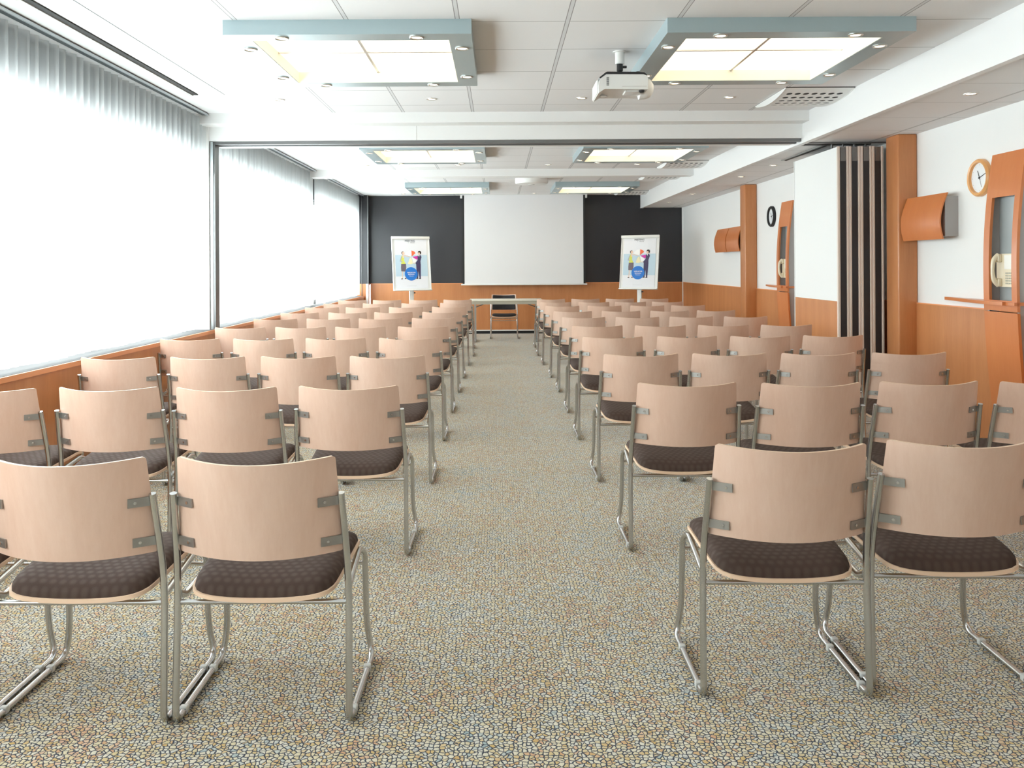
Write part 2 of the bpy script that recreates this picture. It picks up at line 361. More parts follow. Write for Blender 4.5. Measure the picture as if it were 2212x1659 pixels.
# curtains
def curtain(a, b, label):
    n = int((b-a)*70); vs = []; fs = []; zs = [0.785, 1.2, 1.7, 2.2, 2.5, 2.62, 2.70]
    for i in range(n+1):
        y = a+(b-a)*i/n
        for k, z in enumerate(zs):
            t = (z-0.785)/(2.7-0.785); w = 0.010+0.012*t
            x = -2.70+w*math.sin(y*62+1.3*math.sin(y*3.1)+0.3*t)+0.006*math.sin(y*23+2*t)
            vs.append((x, y+0.004*math.sin(y*40+z*2), z+0.004*math.sin(y*7)*(k == 0)))
    K = len(zs)
    for i in range(n):
        for k in range(K-1): fs.append((i*K+k, (i+1)*K+k, (i+1)*K+k+1, i*K+k+1))
    return tag(MB().faces(vs, fs, None, True).build('sheer_curtain', 'curtain', auto=False), label, 'curtain', 'sheer curtains along the windows')
curtain(-0.65, 7.835, 'long white sheer curtain over the nearest window, closest to the camera')
curtain(8.12, 12.39, 'white sheer curtain over the middle window, just behind the white post')
curtain(12.62, 16.59, 'white sheer curtain over the farthest window, next to the dark wall')
for a, b, lb in ((Y0, 7.84, 'dark curtain rail along the ceiling above the nearest sheer curtain'), (8.1, 12.33, 'dark curtain rail above the middle sheer curtain'), (12.55, 16.6, 'dark curtain rail above the farthest sheer curtain')):
    t = empty('curtain_rail', lb, 'curtain rail', (0, 0, 0), 'curtain rails')
    MB().box(-2.665, -2.618, a, b, 2.712, ZC).build('track', 'rail', t)
    MB().box(-2.618, -2.606, a, b, 2.706, 2.722).build('lip', 'rail_light', t)
# partition beam with track between front and middle bay
YT = 7.69
bm = MB().box(-2.95, XS, YT, 8.30, 2.636, ZC, 'white'); bm.box(-2.95, XS, 7.87, 8.24, 2.505, 2.64, 'white')
bm.box(-0.75, -0.745, 7.868, 7.871, 2.505, 2.636, 'plastic_grey')
struct(bm.build('ceiling_beam'))
tr = empty('partition_track', 'dark metal partition track under the white beam crossing the room', 'track')
q = MB(); q.box(-2.66, XS-0.005, 7.89, 7.93, 2.475, 2.505, 'alu_dark'); q.box(-2.66, XS-0.005, 7.93, 8.02, 2.490, 2.505, 'alu'); q.box(-2.66, XS-0.005, 8.02, 8.06, 2.475, 2.505, 'alu_dark'); q.box(-2.66, XS-0.005, 8.06, 8.22, 2.485, 2.505, 'white')
q.build('main_rail', None, tr)
q = MB(); q.box(XS+0.05, 3.62, 7.89, 7.905, 2.457, ZL, 'alu_dark'); q.box(XS+0.05, 3.49, 7.955, 7.985, 2.453, ZL, 'slot'); q.box(XS+0.05, 3.49, 8.04, 8.055, 2.457, ZL, 'alu_dark')
q.box(XS+0.05, 3.48, 7.905, 7.955, 2.460, ZL, 'plastic_grey'); q.box(XS+0.05, 3.48, 7.985, 8.04, 2.460, ZL, 'plastic_grey')
for x in (3.10, 3.36): q.box(x, x+0.02, 8.06, 9.2, 2.455, ZL, 'slot'); q.box(x-0.02, x, 8.06, 9.25, 2.460, ZL, 'alu')
q.build('parking_rail', None, tr)
struct(MB().box(-2.95, XS, 12.24, 12.46, 2.624, ZC).build('ceiling_beam', 'white'))
# metal jamb on the white post
j = MB().box(-2.662, -2.635, 7.88, 8.00, 0.0, 2.50, 'alu'); j.box(-2.635, -2.615, 7.885, 7.995, 0.0, 2.50, 'alu_dark'); j.box(-2.650, -2.630, 7.872, 7.88, 2.2, 2.50, 'rail_light')
struct(j.build('trim_9'))
# long slot diffusers beside the curtains
for a, b, lb in ((Y0+0.3, 6.84, 'long black slot air diffuser in the ceiling beside the nearest curtain rail'),):
    t = empty('slot_diffuser', lb, 'air diffuser')
    MB().box(-2.440, -2.402, a, b, 2.722, ZC+0.0).build('slot', 'slot', t)
    MB().box(-2.470, -2.440, a, b, 2.716, ZC).build('frame', 'plastic_grey', t)
g = MB().box(-2.197, -2.192, Y0, 6.86, 2.7275, ZC, 'alu_dark')
for k in range(-2, 5): g.box(-2.192, -2.09, 4.85+0.6265*k-0.002, 4.85+0.6265*k+0.002, 2.7285, ZC, 'alu')
struct(g.build('trim_10'))

# ------------------------------------------------------------------ ceiling lights
def make_ceiling_light(label):
    t = empty('ceiling_light', label, 'ceiling light', (0, 0, ZC), 'square ceiling lights')
    a, o, h = 0.70, 0.568, 0.084
    f = MB()
    for x0, x1, y0, y1 in ((-a, a, -a, -o), (-a, a, o, a), (-a, -o, -o, o), (o, a, -o, o)): f.box(x0, x1, y0, y1, -h, 0)
    f.build('frame', 'fixture', t)
    r = MB(); i = o-0.004
    for x0, x1, y0, y1 in ((-o, o, -o, -i), (-o, o, i, o), (-o, -i, -i, i), (i, o, -i, i)): r.box(x0, x1, y0, y1, -h+0.002, 0.0)
    r.build('reflector', 'recess', t)
    for sx in (-1, 1):
        for sy in (-1, 1):
            xs = sorted((sx*0.008, sx*i)); ys = sorted((sy*0.008, sy*i))
            MB().box(xs[0], xs[1], ys[0], ys[1], -0.006, -0.001).build('diffuser_panel', 'diffuser', t)
    MB().box(-0.009, 0.009, -i, i, -0.014, -0.001).box(-i, i, -0.009, 0.009, -0.0135, -0.001).build('glazing_bar', 'ring', t)
    c = 0.634
    for x, y in ((-0.385, -c), (0.385, -c), (-0.385, c), (0.385, c), (-c, -0.385), (-c, 0.385), (c, -0.385), (c, 0.385)):
        s = MB().lathe((x, y, -h), [(0.042, 0.0), (0.042, -0.004), (0.037, -0.008), (0.029, -0.004), (0.028, 0.0)], n=28).build('spotlight', 'ring', t)
        MB().lathe((x, y, -h), [(0.0, -0.0035), (0.016, -0.0045), (0.0285, -0.002), (0.0285, 0.0)], n=24).build('bulb', 'bulb', s)
    return t
cl = make_ceiling_light('square pale blue ceiling light nearest on the window side'); snapshot(cl)
LX, RX = -0.843, 1.66
cl.location = (LX, 5.49, ZC)
dup(cl, (RX, 5.49, ZC), 'square pale blue ceiling light nearest on the right, beside the projector')
dup(cl, (LX, 10.20, ZC), 'square pale blue ceiling light in the middle bay on the window side')
dup(cl, (RX, 10.20, ZC), 'square pale blue ceiling light in the middle bay, right hand side')
dup(cl, (LX, 14.85, ZC), 'farthest pale blue ceiling light on the window side, near the dark wall')
dup(cl, (RX, 14.85, ZC), 'farthest pale blue ceiling light on the right, before the projection screen')
# recessed downlights
dl = empty('recessed_downlight', 'x', 'downlight', (0, 0, 0), 'small recessed downlights')
s = MB().lathe((0, 0, 0), [(0.047, 0.0), (0.046, -0.004), (0.038, -0.006), (0.031, -0.002), (0.031, 0.0)], n=28).build('ring', 'ring', dl)
MB().lathe((0, 0, 0), [(0.0, -0.002), (0.020, -0.003), (0.031, -0.001), (0.031, 0.0)], n=24).build('bulb', 'bulb', s)
snapshot(dl)
bays = (('front', 7.08, 'just before the white partition beam'), ('middle', 11.75, 'in the middle bay before the second beam'), ('back', 16.35, 'in the back bay close to the dark wall'))
cols_ = ((-1.81, 'nearest the windows'), (-0.545, 'second from the windows'), (0.70, 'third from the windows'), (1.93, 'fourth from the windows'))
first = True
for bn, y, where in bays:
    for x, w in cols_:
        lb = 'small lit downlight %s, %s' % (where, w)
        if first: dl.location = (x, y, ZC); dl['label'] = lb; first = False
        else: dup(dl, (x, y, ZC), lb)
for x, y, w in ((3.16, 5.68, 'nearest the camera'), (3.15, 9.72, 'first one behind the partition panels'), (3.14, 10.97, 'second one behind the partition panels'), (3.11, 13.6, 'third one behind the partition panels'), (3.09, 15.4, 'farthest one, near the dark wall')):
    dup(dl, (x, y, ZL), 'small lit downlight in the low right ceiling, '+w)
# perforated air grilles
def make_grille():
    t = empty('air_grille', 'x', 'air grille', (0, 0, 0), 'perforated ceiling air grilles')
    wx, wy, sag, nx, ny = 0.54, 0.80, 0.045, 7, 7
    zf = lambda x, y: -0.004-sag*math.sin(PI*min(1, max(0, y/wy)))**0.8
    b = MB(); mx, my = 0.035, 0.07; cx, cy = (wx-2*mx)/nx, (wy-2*my)/ny; seg = 12
    for i in range(nx):
        for j in range(ny):
            ox, oy = mx+cx*(i+0.5), my+cy*(j+0.5); sq = []; ci = []; cu = []
            for k in range(seg):
                a = 2*PI*(k+0.5)/seg; c, s_ = math.cos(a), math.sin(a); q = 1/max(abs(c), abs(s_))
                x, y = ox+c*q*cx/2, oy+s_*q*cy/2; sq.append((x, y, zf(x, y)))
                x, y = ox+c*cx*0.34, oy+s_*cy*0.32; ci.append((x, y, zf(x, y)+0.003*s_)); cu.append((x, y, zf(x, y)+0.007))
            vs = sq+ci+cu; f1 = [(k, (k+1) % seg, seg+(k+1) % seg, seg+k) for k in range(seg)]
            b.faces(vs, f1, 'white'); b.faces(ci+cu, [(k, (k+1) % seg, seg+(k+1) % seg, seg+k) for k in range(seg)]+[tuple(range(seg, 2*seg))], 'hole')
    # corner gaps are closed by a skin just above
    n = 16
    for (x0, x1, y0, y1) in ((0, wx, 0, my), (0, wx, wy-my, wy), (0, mx, my, wy-my), (wx-mx, wx, my, wy-my)):
        vs = []; k = max(2, int(n*(y1-y0)/wy)+1)
        for i in range(k+1):
            y = y0+(y1-y0)*i/k; vs += [(x0, y, zf(0, y)), (x1, y, zf(0, y))]
        b.faces(vs, [(2*i, 2*i+1, 2*i+3, 2*i+2) for i in range(k)], 'white')
    b.build('perforated_plate', None, t)
    for x in (0.0, wx):
        sd = MB()
        vs = []; 
        for i in range(n+1):
            y = wy*i/n; vs += [(x, y, zf(0, y)-0.003), (x, y, 0.0), (x+0.006, y, zf(0, y)-0.003), (x+0.006, y, 0.0)]
        fs = []
        for i in range(n): q = 4*i; fs += [(q, q+1, q+5, q+4), (q+2, q+6, q+7, q+3), (q, q+4, q+6, q+2)]
        sd.faces(vs, fs); sd.build('side_flange', 'white', t)
    MB().box(0, wx, -0.02, 0.0, -0.004, 0).build('shadow_gap', 'slot', t)
    return t
gr = make_grille(); snapshot(gr); gr.location = (2.27, 6.70, ZC); gr['label'] = 'white perforated air grille beside the nearest right ceiling light, before the beam'
dup(gr, (2.27, 11.34, ZC), 'white perforated air grille in the middle bay before the second beam')
dup(gr, (2.27, 12.95, ZC), 'white perforated air grille just behind the second beam')
dup(gr, (2.27, 15.85, ZC), 'farthest white perforated air grille, above the dark wall')
# round white unit
t = empty('ceiling_drum', 'flat round white drum fixed to the back bay ceiling between two lights', 'ceiling unit', (0.54, 13.6, ZC))
MB().lathe((0, 0, 0), [(0.26, 0.0), (0.262, -0.07), (0.25, -0.088), (0.22, -0.095), (0.0, -0.097)], n=40).build('housing', 'plastic', t)
MB().lathe((0, 0, 0), [(0.05, -0.096), (0.05, -0.103), (0.0, -0.104)], n=20).build('button', 'plastic_grey', t)

# ------------------------------------------------------------------ projector on its ceiling mount
t = empty('projector', 'white projector on a short ceiling mount beside the right ceiling light', 'projector', (0.80, 5.55, ZC))
MB().lathe((0, 0, 0), [(0.045, 0), (0.045, -0.006), (0.030, -0.008), (0.030, -0.082), (0.0, -0.084)], n=24).build('mount_pole', 'plastic', t)
q = MB().lathe((0, 0, 0), [(0.020, -0.082), (0.021, -0.125), (0.012, -0.135), (0.008, -0.16), (0.0, -0.165)], n=18); q.box(0.015, 0.045, -0.006, 0.006, -0.108, -0.092, bev=0.003); q.build('swivel_joint', 'dark_plastic', t)
body = [(-0.165, -0.045), (-0.150, -0.010), (-0.115, 0.018), (-0.10, 0.02), (0.135, 0.02), (0.160, 0.008), (0.163, -0.08), (-0.11, -0.08), (-0.150, -0.082)]
q = MB()
def slab(poly, ya, yb, z, m): q.prism([(x, zz+z) for x, zz in poly], 'Y', ya, yb, m)
slab([(-0.155, -0.06), (-0.145, -0.02), (-0.105, 0.008), (0.13, 0.006), (0.158, -0.004), (0.158, -0.088), (-0.115, -0.085), (-0.155, -0.11)], -0.14, 0.17, -0.185, 'plastic'); pb = q.build('body', None, t)
q = MB(); slab([(-0.15, -0.012), (-0.11, 0.020), (-0.10, 0.024), (0.10, 0.022), (0.135, 0.018), (0.156, 0.0), (0.13, 0.006), (-0.105, 0.008), (-0.145, -0.02)], -0.142, 0.165, -0.185, 'dark_plastic'); q.build('mount_cradle', None, t)
MB().lathe((0.10, -0.10, -0.155), [(0.016, 0), (0.018, -0.01), (0.012, -0.02), (0, -0.02)], n=14).build('adjusting_knob', 'dark_plastic', t)
MB().lathe((0.158, 0.03, -0.235), [(0.072, -0.03), (0.072, 0.005), (0.060, 0.040), (0.030, 0.062), (0.0, 0.068)], n=32, axis='X').build('lens_dome', 'plastic', t)
q = MB()
for k in range(9): q.box(-0.105, -0.089, -0.1415, -0.139, -0.199-k*0.0062, -0.1962-k*0.0062)
q.build('vent_slats', 'dark_plastic', pb)
MB().box(-0.005, 0.15, -0.1412, -0.139, -0.2565, -0.2535).build('trim_line', 'plastic_grey', pb)
MB().lathe((-0.10, 0.06, -0.278), [(0.026, 0.0), (0.026, -0.004), (0.018, -0.007), (0, -0.007)], n=18).build('foot', 'plastic_grey', pb)
MB().box(0.02, 0.15, -0.10, 0.02, -0.283, -0.270, bev=0.004).build('lens_recess', 'plastic_grey', pb)
MB().box(-0.163, -0.152, -0.10, 0.16, -0.29, -0.205, bev=0.004).build('connector_cover', 'plastic', t)
MB().lathe((0.125, -0.10, -0.262), [(0.018, 0.0), (0.018, -0.020), (0.012, -0.026), (0, -0.024)], n=18).build('lens', 'dark_plastic', pb)

# ------------------------------------------------------------------ projection screen
t = empty('projection_screen', 'wide white pull-down projection screen hanging on the dark wall', 'screen', (0.505, 16.62, 0))
MB().box(-1.16, 1.16, 0.0, 0.003, 0.985, 2.715).build('cloth', 'screen', t)
for a in (-1.20, 1.16): MB().box(a, a+0.04, -0.001, 0.003, 0.985, 2.715).build('black_border', 'black', t)
MB().box(-1.23, 1.23, -0.015, 0.018, 0.960, 0.988, bev=0.006).build('weight_bar', 'plastic', t)
MB().box(-1.24, 1.24, 0.004, 0.10, 2.66, 2.73).build('casing', 'plastic', t)

# ------------------------------------------------------------------ flipcharts with posters
def text_into(b, txt, x, z, size, m, y, bold=0.0, align='CENTER'):
    c = bpy.data.curves.new('t', 'FONT'); c.body = txt; c.size = size; c.align_x = align; c.align_y = 'CENTER';  c.resolution_u = 3
    o = bpy.data.objects.new('t', c); COL.objects.link(o); me = bpy.data.meshes.new_from_object(o)
    for k, dx in enumerate((0, bold) if bold else (0,)):
        b.faces([(x+dx+v.co.x, y-0.0001*k, z+v.co.y) for v in me.vertices], [list(p.vertices) for p in me.polygons], m)
    bpy.data.objects.remove(o); bpy.data.meshes.remove(me); bpy.data.curves.remove(c)
PW, PH = 0.60, 0.88
def make_poster(name_parent=None):
    b = MB(); lay = [0]
    def P(px, py):
        xl = 190+80*(py-170)/1385; u = (px-xl)/920; v_ = 1-(py-170)/1385
        return ((u-0.5)*PW, v_*PH)
    def poly(pts, m, abs_=False):
        lay[0] += 1; y = -0.0012-0.00012*lay[0]
        b.faces([(P(*p)[0], y, P(*p)[1]) for p in pts], [tuple(range(len(pts)))], m)
    def disc(px, py, r, m, n=36, rz=None):
        c = P(px, py); lay[0] += 1; y = -0.0012-0.00012*lay[0]; rr = r/920*PW; rz = rr if rz is None else rz/1385*PH
        b.faces([(c[0]+rr*math.cos(2*PI*k/n), y, c[1]+rz*math.sin(2*PI*k/n)) for k in range(n)], [tuple(range(n))], m)
    b.box(-PW/2, PW/2, -0.001, 0.001, 0, PH, 'paper')
    poly([(215, 600), (1135, 600), (1170, 1210), (250, 1210)], 'p_blue')
    # woman
    poly([(415, 1060), (440, 1060), (440, 1280), (420, 1280)], 'p_skin'); poly([(490, 1060), (510, 1060), (530, 1270), (512, 1270)], 'p_skin')
    poly([(395, 1270), (445, 1265), (445, 1290), (395, 1290)], 'p_hair'); poly([(500, 1260), (545, 1260), (545, 1282), (500, 1282)], 'p_hair')
    poly([(388, 850), (528, 850), (538, 960), (520, 1070), (395, 1065), (385, 960)], 'p_skirt')
    poly([(400, 620), (450, 610), (475, 680), (470, 760), (520, 850), (392, 855), (385, 740)], 'p_yellow')
    poly([(385, 640), (405, 650), (380, 770), (430, 790), (420, 810), (345, 780)], 'p_greyarm')
    poly([(420, 590), (460, 590), (470, 680), (430, 690)], 'p_skin')
    disc(435, 545, 42, 'p_hair', rz=46); disc(447, 550, 34, 'p_skin', rz=42)
    # pie
    poly([(680, 650), (500, 600), (520, 540), (590, 490), (665, 470)], 'p_white')
    poly([(690, 642), (680, 470), (760, 500), (800, 545)], 'p_orange'); poly([(705, 655), (860, 625), (866, 680), (850, 740)], 'p_pink')
    poly([(690, 660), (845, 745), (800, 810), (740, 835)], 'p_white'); poly([(675, 665), (735, 840), (660, 870), (580, 850), (630, 700)], 'p_cream')
    poly([(470, 600), (640, 645), (640, 662), (470, 625)], 'p_skin')
    # man
    poly([(862, 625), (905, 605), (945, 605), (975, 660), (945, 780), (955, 880), (960, 1270), (925, 1275), (890, 1060), (880, 1275), (845, 1270), (820, 870), (800, 830), (860, 750)], 'p_suit')
    poly([(880, 608), (915, 600), (905, 660)], 'p_white'); poly([(740, 830), (800, 820), (805, 838), (745, 848)], 'p_skin')
    disc(915, 535, 50, 'p_hair', rz=54); disc(898, 562, 32, 'p_skin', rz=40)
    poly([(830, 1262), (885, 1255), (885, 1282), (825, 1282)], 'p_hair'); poly([(915, 1262), (965, 1262), (965, 1285), (905, 1285)], 'p_hair')
    disc(680, 1140, 186, 'p_disc', 48)
    y = -0.0075
    text_into(b, 'MEETING', P(630, 196)[0], P(630, 198)[1], 0.046, 'p_ink', y, 0.0004)
    text_into(b, 'by', P(585, 248)[0], P(600, 248)[1], 0.020, 'p_grey', y); text_into(b, 'welcome', P(700, 248)[0], P(700, 248)[1], 0.024, 'p_ink', y)
    text_into(b, 'WELKOM', P(682, 1108)[0], P(680, 1108)[1], 0.036, 'p_white', y, 0.0012)
    text_into(b, 'Bienvenue', P(682, 1157)[0], P(680, 1157)[1], 0.029, 'p_white', y, 0.0008)
    text_into(b, 'Welcome', P(682, 1203)[0], P(680, 1203)[1], 0.022, 'p_white', y)
    for k in range(9): b.box(-0.10+k*0.02, -0.088+k*0.02, y-0.0001, y, 0.043, 0.046, 'p_grey')
    return b.build('poster', None)
def flipchart(x, y, yaw, tilt, label, plabel, poster=None):
    t = empty('flipchart', label, 'flipchart', (x, y, 0), 'flipcharts in front of the dark wall', yaw)
    bd = MB(); w, h = 0.355, 0.975
    bd.box(-w, w, 0.0, 0.018, 0, h)
    bo = bd.build('board', 'plastic', t); bo.location = (0, -0.03, 0.905); bo.rotation_euler = (-tilt, 0, 0)
    MB().box(-w, -w+0.014, -0.012, 0.0, 0, h).build('side_rail', 'plastic', bo); MB().box(w-0.014, w, -0.012, 0.0, 0, h).build('side_rail', 'plastic', bo)
    MB().box(-w-0.003, w+0.003, -0.030, 0.006, h-0.045, h+0.004, bev=0.006).build('clamp_bar', 'plastic', bo)
    MB().box(-w, w, -0.05, 0.004, -0.006, 0.014, bev=0.004).build('pen_tray', 'plastic', bo)
    MB().box(-0.04, 0.04, 0.022, 0.062, 0.10, 1.1, bev=0.006).build('post', 'plastic', t)
    q = MB().lathe((0.040, 0.04, 0.86), [(0.0, 0), (0.012, 0.0), (0.012, 0.03), (0, 0.03)], n=14, axis='X'); q.build('clamp_knob', 'dark_plastic', t)
    q = MB()
    for k in range(5):
        a = 2*PI*k/5+0.3; q.sweep([(0, 0.042, 0.10), (0.28*math.cos(a), 0.042+0.28*math.sin(a), 0.05), (0.33*math.cos(a), 0.042+0.33*math.sin(a), 0.018)], 0.016, n=8)
    q.build('star_base', 'plastic_grey', t)
    bpy.context.view_layer.update()
    if poster is None: p = make_poster()
    else: p = poster.copy(); COL.objects.link(p)
    p.matrix_world = bo.matrix_world @ Matrix.Translation((0.0, -0.004, 0.035))
    tag(p, plabel, 'poster', 'welcome posters on the flipcharts'); return p
p1 = flipchart(-1.545, 15.30, 0.42, 0.13, 'white flipchart on the window side, left of the projection screen', 'welcome poster on the window side flipchart, with bright blue disc and two figures')
flipchart(2.515, 15.25, -0.50, 0.15, 'white flipchart on the right of the projection screen', 'welcome poster on the right hand flipchart, with blue disc and two figures', p1)

# ------------------------------------------------------------------ chairs
def seat_xy(s, a):
    n = 8.0; c, sn = math.cos(a), math.sin(a); q = (abs(c)**n+abs(sn)**n)**(-1/n)
    u, v_ = c*q*s, sn*q*s
    return (0.212+0.022*(v_+1)/2)*u, 0.195+0.215*v_
def seat_z(x, y):
    t = (y+0.02)/0.43
    return 0.381+0.036*min(1, t*1.25)-0.030*max(0, t-0.8)**1.5*5+0.022*abs(x/0.22)**2.4*(1-0.45*t)
def seat_mesh(sc, off_top, off_bot, dome):
    b = MB(); NA = 72; rs = [0, 0.3, 0.6, 0.75, 0.85, 0.91, 0.95, 0.975, 0.99, 1.0]; top = []; bot = []
    for r in rs:
        rt = []; rb = []
        for k in range(NA):
            x, y = seat_xy(r*sc, 2*PI*k/NA); z = seat_z(x, y)
            rt.append((x, y, z+off_top+dome*(1-r**7)**0.5)); rb.append((x, y, z+off_bot))
        top.append(rt); bot.append(rb)
    vs = [p for r in top for p in r]+[p for r in bot[::-1] for p in r]; fs = []; K = 2*len(rs)
    for i in range(K-1):
        for k in range(NA): fs.append((i*NA+k, i*NA+(k+1) % NA, (i+1)*NA+(k+1) % NA, (i+1)*NA+k))
    return b.faces(vs, fs, None, True)
BT, BB, BZ0, BZ1, SAG = 0.227, 0.240, 0.512, 0.800, 0.085
def back_pt(u, v_, th=0.0):          # u -1..1 across, v 0..1 up; th pushes towards the sitter
    z0 = BZ0-0.004*(1-u*u); z1 = BZ1-0.010*(1-u*u)
    z = z0+(z1-z0)*v_; hw = BB+(BT-BB)*v_
    y = 0.008-0.056*v_-SAG*(1-u*u)
    nx = 2*SAG*u/hw; l = math.hypot(1, nx)
    return (u*hw+th*(-nx)/l, y+th/l, z)
def back_mesh(th, u0=1.0, v0=0.0, v1=1.0, off=0.0):
    b = MB(); nu, nv = 22, 8; vs = []; fs = []
    def rc(u, v_): # round the corners
        return u, v_
    us = [-1, -0.985, -0.96]+[-0.9+1.8*i/18 for i in range(19)]+[0.96, 0.985, 1]
    vv = [0, 0.018, 0.05, 0.2, 0.4, 0.6, 0.8, 0.95, 0.982, 1]
    def pt(u, v_, t):
        r = 0.03; ru = 0.03; 
        dv = min(v_, 1-v_)
        if dv < r:
            k = 1-dv/r; lim = 1-ru*(1-math.sqrt(max(0, 1-k*k)))
            u2 = max(-lim, min(lim, u)) if abs(u) > 0.94 else u
        else: u2 = u
        return back_pt(u2*u0, v0+(v1-v0)*v_, t+off)
    nu = len(us); nv = len(vv)
    for t in (0.0, th):
        for u in us:
            for v_ in vv: vs.append(pt(u, v_, t))
    O = nu*nv
    for i in range(nu-1):
        for j in range(nv-1):
            a = i*nv+j; fs.append((a, a+1, a+nv+1, a+nv)); fs.append((O+a, O+a+nv, O+a+nv+1, O+a+1))
    for i in range(nu-1):
        for j in (0, nv-1): a = i*nv+j; fs.append((a, a+nv, O+a+nv, O+a))
    for j in range(nv-1):
        for i in (0, nu-1): a = i*nv+j; fs.append((a, a+1, O+a+1, O+a))
    b.faces(vs, fs, None, True)
    return b
CHAIR_GROUP = 'rows of beech and chrome conference chairs'
def make_chair():
    t = empty('conference_chair', 'x', 'chair', (0, 0, 0), CHAIR_GROUP)
    b = back_mesh(0.010); o = b.build('backrest', 'beech', t)
    o.data.materials.append(M['beech_edge'])
    for p in o.data.polygons:
        c = p.center; n = p.normal
        if (c.z > BZ1-0.014 and n.z > 0.6) or (c.z < BZ0+0.01 and n.z < -0.6) or abs(n.x) > 0.85: p.material_index = 1
    seat_mesh(1.0, -0.001, -0.013, 0).build('seat_shell', 'beech_edge', t)
    seat_mesh(0.975, 0.001, -0.001, 0.045).build('seat_cushion', 'fabric', t)
    for s in (-1, 1):
        pts = [(s*0.241, -0.040, 0.692), (s*0.251, 0.022, 0.43), (s*0.254, 0.0, 0.0125), (s*0.256, 0.435, 0.0125), (s*0.238, 0.425, 0.115), (s*0.236, 0.405, 0.372), (s*0.226, 0.350, 0.402), (s*0.240, 0.045, 0.368), (s*0.249, 0.022, 0.382)]
        MB().sweep(fillet(pts, [0.10, 0.035, 0.05, 0.05, 0.045, 0.03, 0.03], 6), 0.0105, n=12).build('side_frame', 'chrome', t)
    MB().sweep([(-0.249, 0.020, 0.356), (0.249, 0.020, 0.356)], 0.0075, n=10).build('cross_bar', 'chrome', t)
    MB().sweep([(-0.236, 0.407, 0.335), (0.236, 0.407, 0.335)], 0.0065, n=10).build('cross_bar', 'chrome', t)
    for s in (-1, 1):
        for z in (0.668, 0.548):
            v_ = (z-BZ0)/(BZ1-BZ0); b = MB(); n = 6; vs = []; fs = []; hz = 0.013
            for i in range(n+1):
                u = 1.045-0.285*i/n
                for th, zz in ((-0.006, -hz), (-0.006, hz), (-0.002, hz), (-0.002, -hz)):
                    p = back_pt(s*u, v_, th); vs.append((p[0], p[1]-(0.012*max(0, u-0.97)/0.075), z+zz))
            for i in range(n):
                for k in range(4): fs.append((4*i+k, 4*i+(k+1) % 4, 4*i+4+(k+1) % 4, 4*i+4+k))
            fs += [(0, 1, 2, 3), (4*n+3, 4*n+2, 4*n+1, 4*n)]
            br = b.faces(vs, fs).build('bracket', 'bracket', t)
            p = Vector(back_pt(s*0.83, v_, -0.006)); p.z = z; q = Vector(back_pt(s*0.83, v_, -0.0085)); q.z = z
            MB().sweep([p, q], 0.0045, n=10).build('screw', 'chrome', br)
        for y in (0.07, 0.33):
            MB().box(s*0.2545-0.012, s*0.2545+0.012, y-0.010, y+0.010, 0.004, 0.0265, bev=0.004).build('floor_glide', 'clear_clip', t)
    return t
chair = make_chair(); snapshot(chair)
ORD = ['front', 'second', 'third', 'fourth', 'fifth', 'sixth', 'seventh', 'eighth', 'ninth', 'tenth']
SEATS = ['aisle seat', 'second seat from the aisle', 'third seat from the aisle', 'fourth seat from the aisle']
# pixel x of the corners of each chair's back: (row y distance, [centre x ...]) measured from the aisle outwards
LEFT = [(2.445, [555, 155, -245, -645]), (3.865, [752.6, 492, 234, -24]), (5.17, [837, 644.7, 449.4, 256]), (6.46, [883.8, 724.5, 569.6, 409.5]),
        (7.67, [913.8, 779, 652.8, 522.7]), (8.90, [936.5, 822.3, 709, 595.8]), (10.08, [953.8, 849.8, 752.7, 647.3]),
        (11.35, [970, 876.9, 783.9, 695.3]), (12.50, [984.2, 900.8, 816.9, 732.8]), (13.72, [988.5, 914.2, 836, 761])]
RIGHT = [(2.575, [1706.5, 2083]), (3.91, [1484.5, 1748.2, 2007.5, 2257]), (5.20, [1383.9, 1568.3, 1764.9, 1963.3]), (6.47, [1322.8, 1484.4, 1640.9, 1800]),
         (7.64, [1290, 1426, 1562.5, 1698]), (8.90, [1260.7, 1376.5, 1493.5, 1610]), (10.08, [1236.8, 1341.5, 1445.8, 1547]),
         (11.40, [1214.5, 1305.8, 1397.8, 1486.5]), (12.55, [1199.7, 1282.5, 1360.5, 1441]), (13.75, [1190, 1264.5, 1339, 1412.8])]
first = True
for side, data in (('left', LEFT), ('right', RIGHT)):
    for r, (Y, cs) in enumerate(data):
        top_py = CY+0.54*F/Y
        px_ = None
        for k, c in enumerate(cs):
            if side == 'left' and r == 0 and k == 3: continue
            x = (c-ROLL*(top_py-CY)-CX)*Y/F
            sg = -1 if side == 'left' else 1
            if px_ is not None and sg*(x-px_) < 0.541: x = px_+sg*0.541
            px_ = x
            dy = 0.012*math.sin(3.1*k+r*1.7)
            rz = R.uniform(-0.012, 0.012)
            if side == 'right' and r == 0: dy = 0.045*k; rz = (-0.015, -0.03)[k]
            where = {'left': 'window side block', 'right': 'right hand block'}[side]
            rown = 'nearest row' if r == 0 else '%s row from camera' % ORD[r]
            seat = SEATS[k] if not (r == 0 and side == 'right' and k == 1) else SEATS[1]
            lb = 'beech and chrome chair, %s, %s, %s' % (where, rown, seat)
            if first: chair.location = (x, Y+0.04+dy, 0); chair.rotation_euler = (0, 0, rz); chair['label'] = lb; first = False
            else: dup(chair, (x, Y+0.04+dy, 0), lb, rz, skip=() if r < 7 else ('floor_glide',), skip_sub=() if r < 5 else ('screw',))
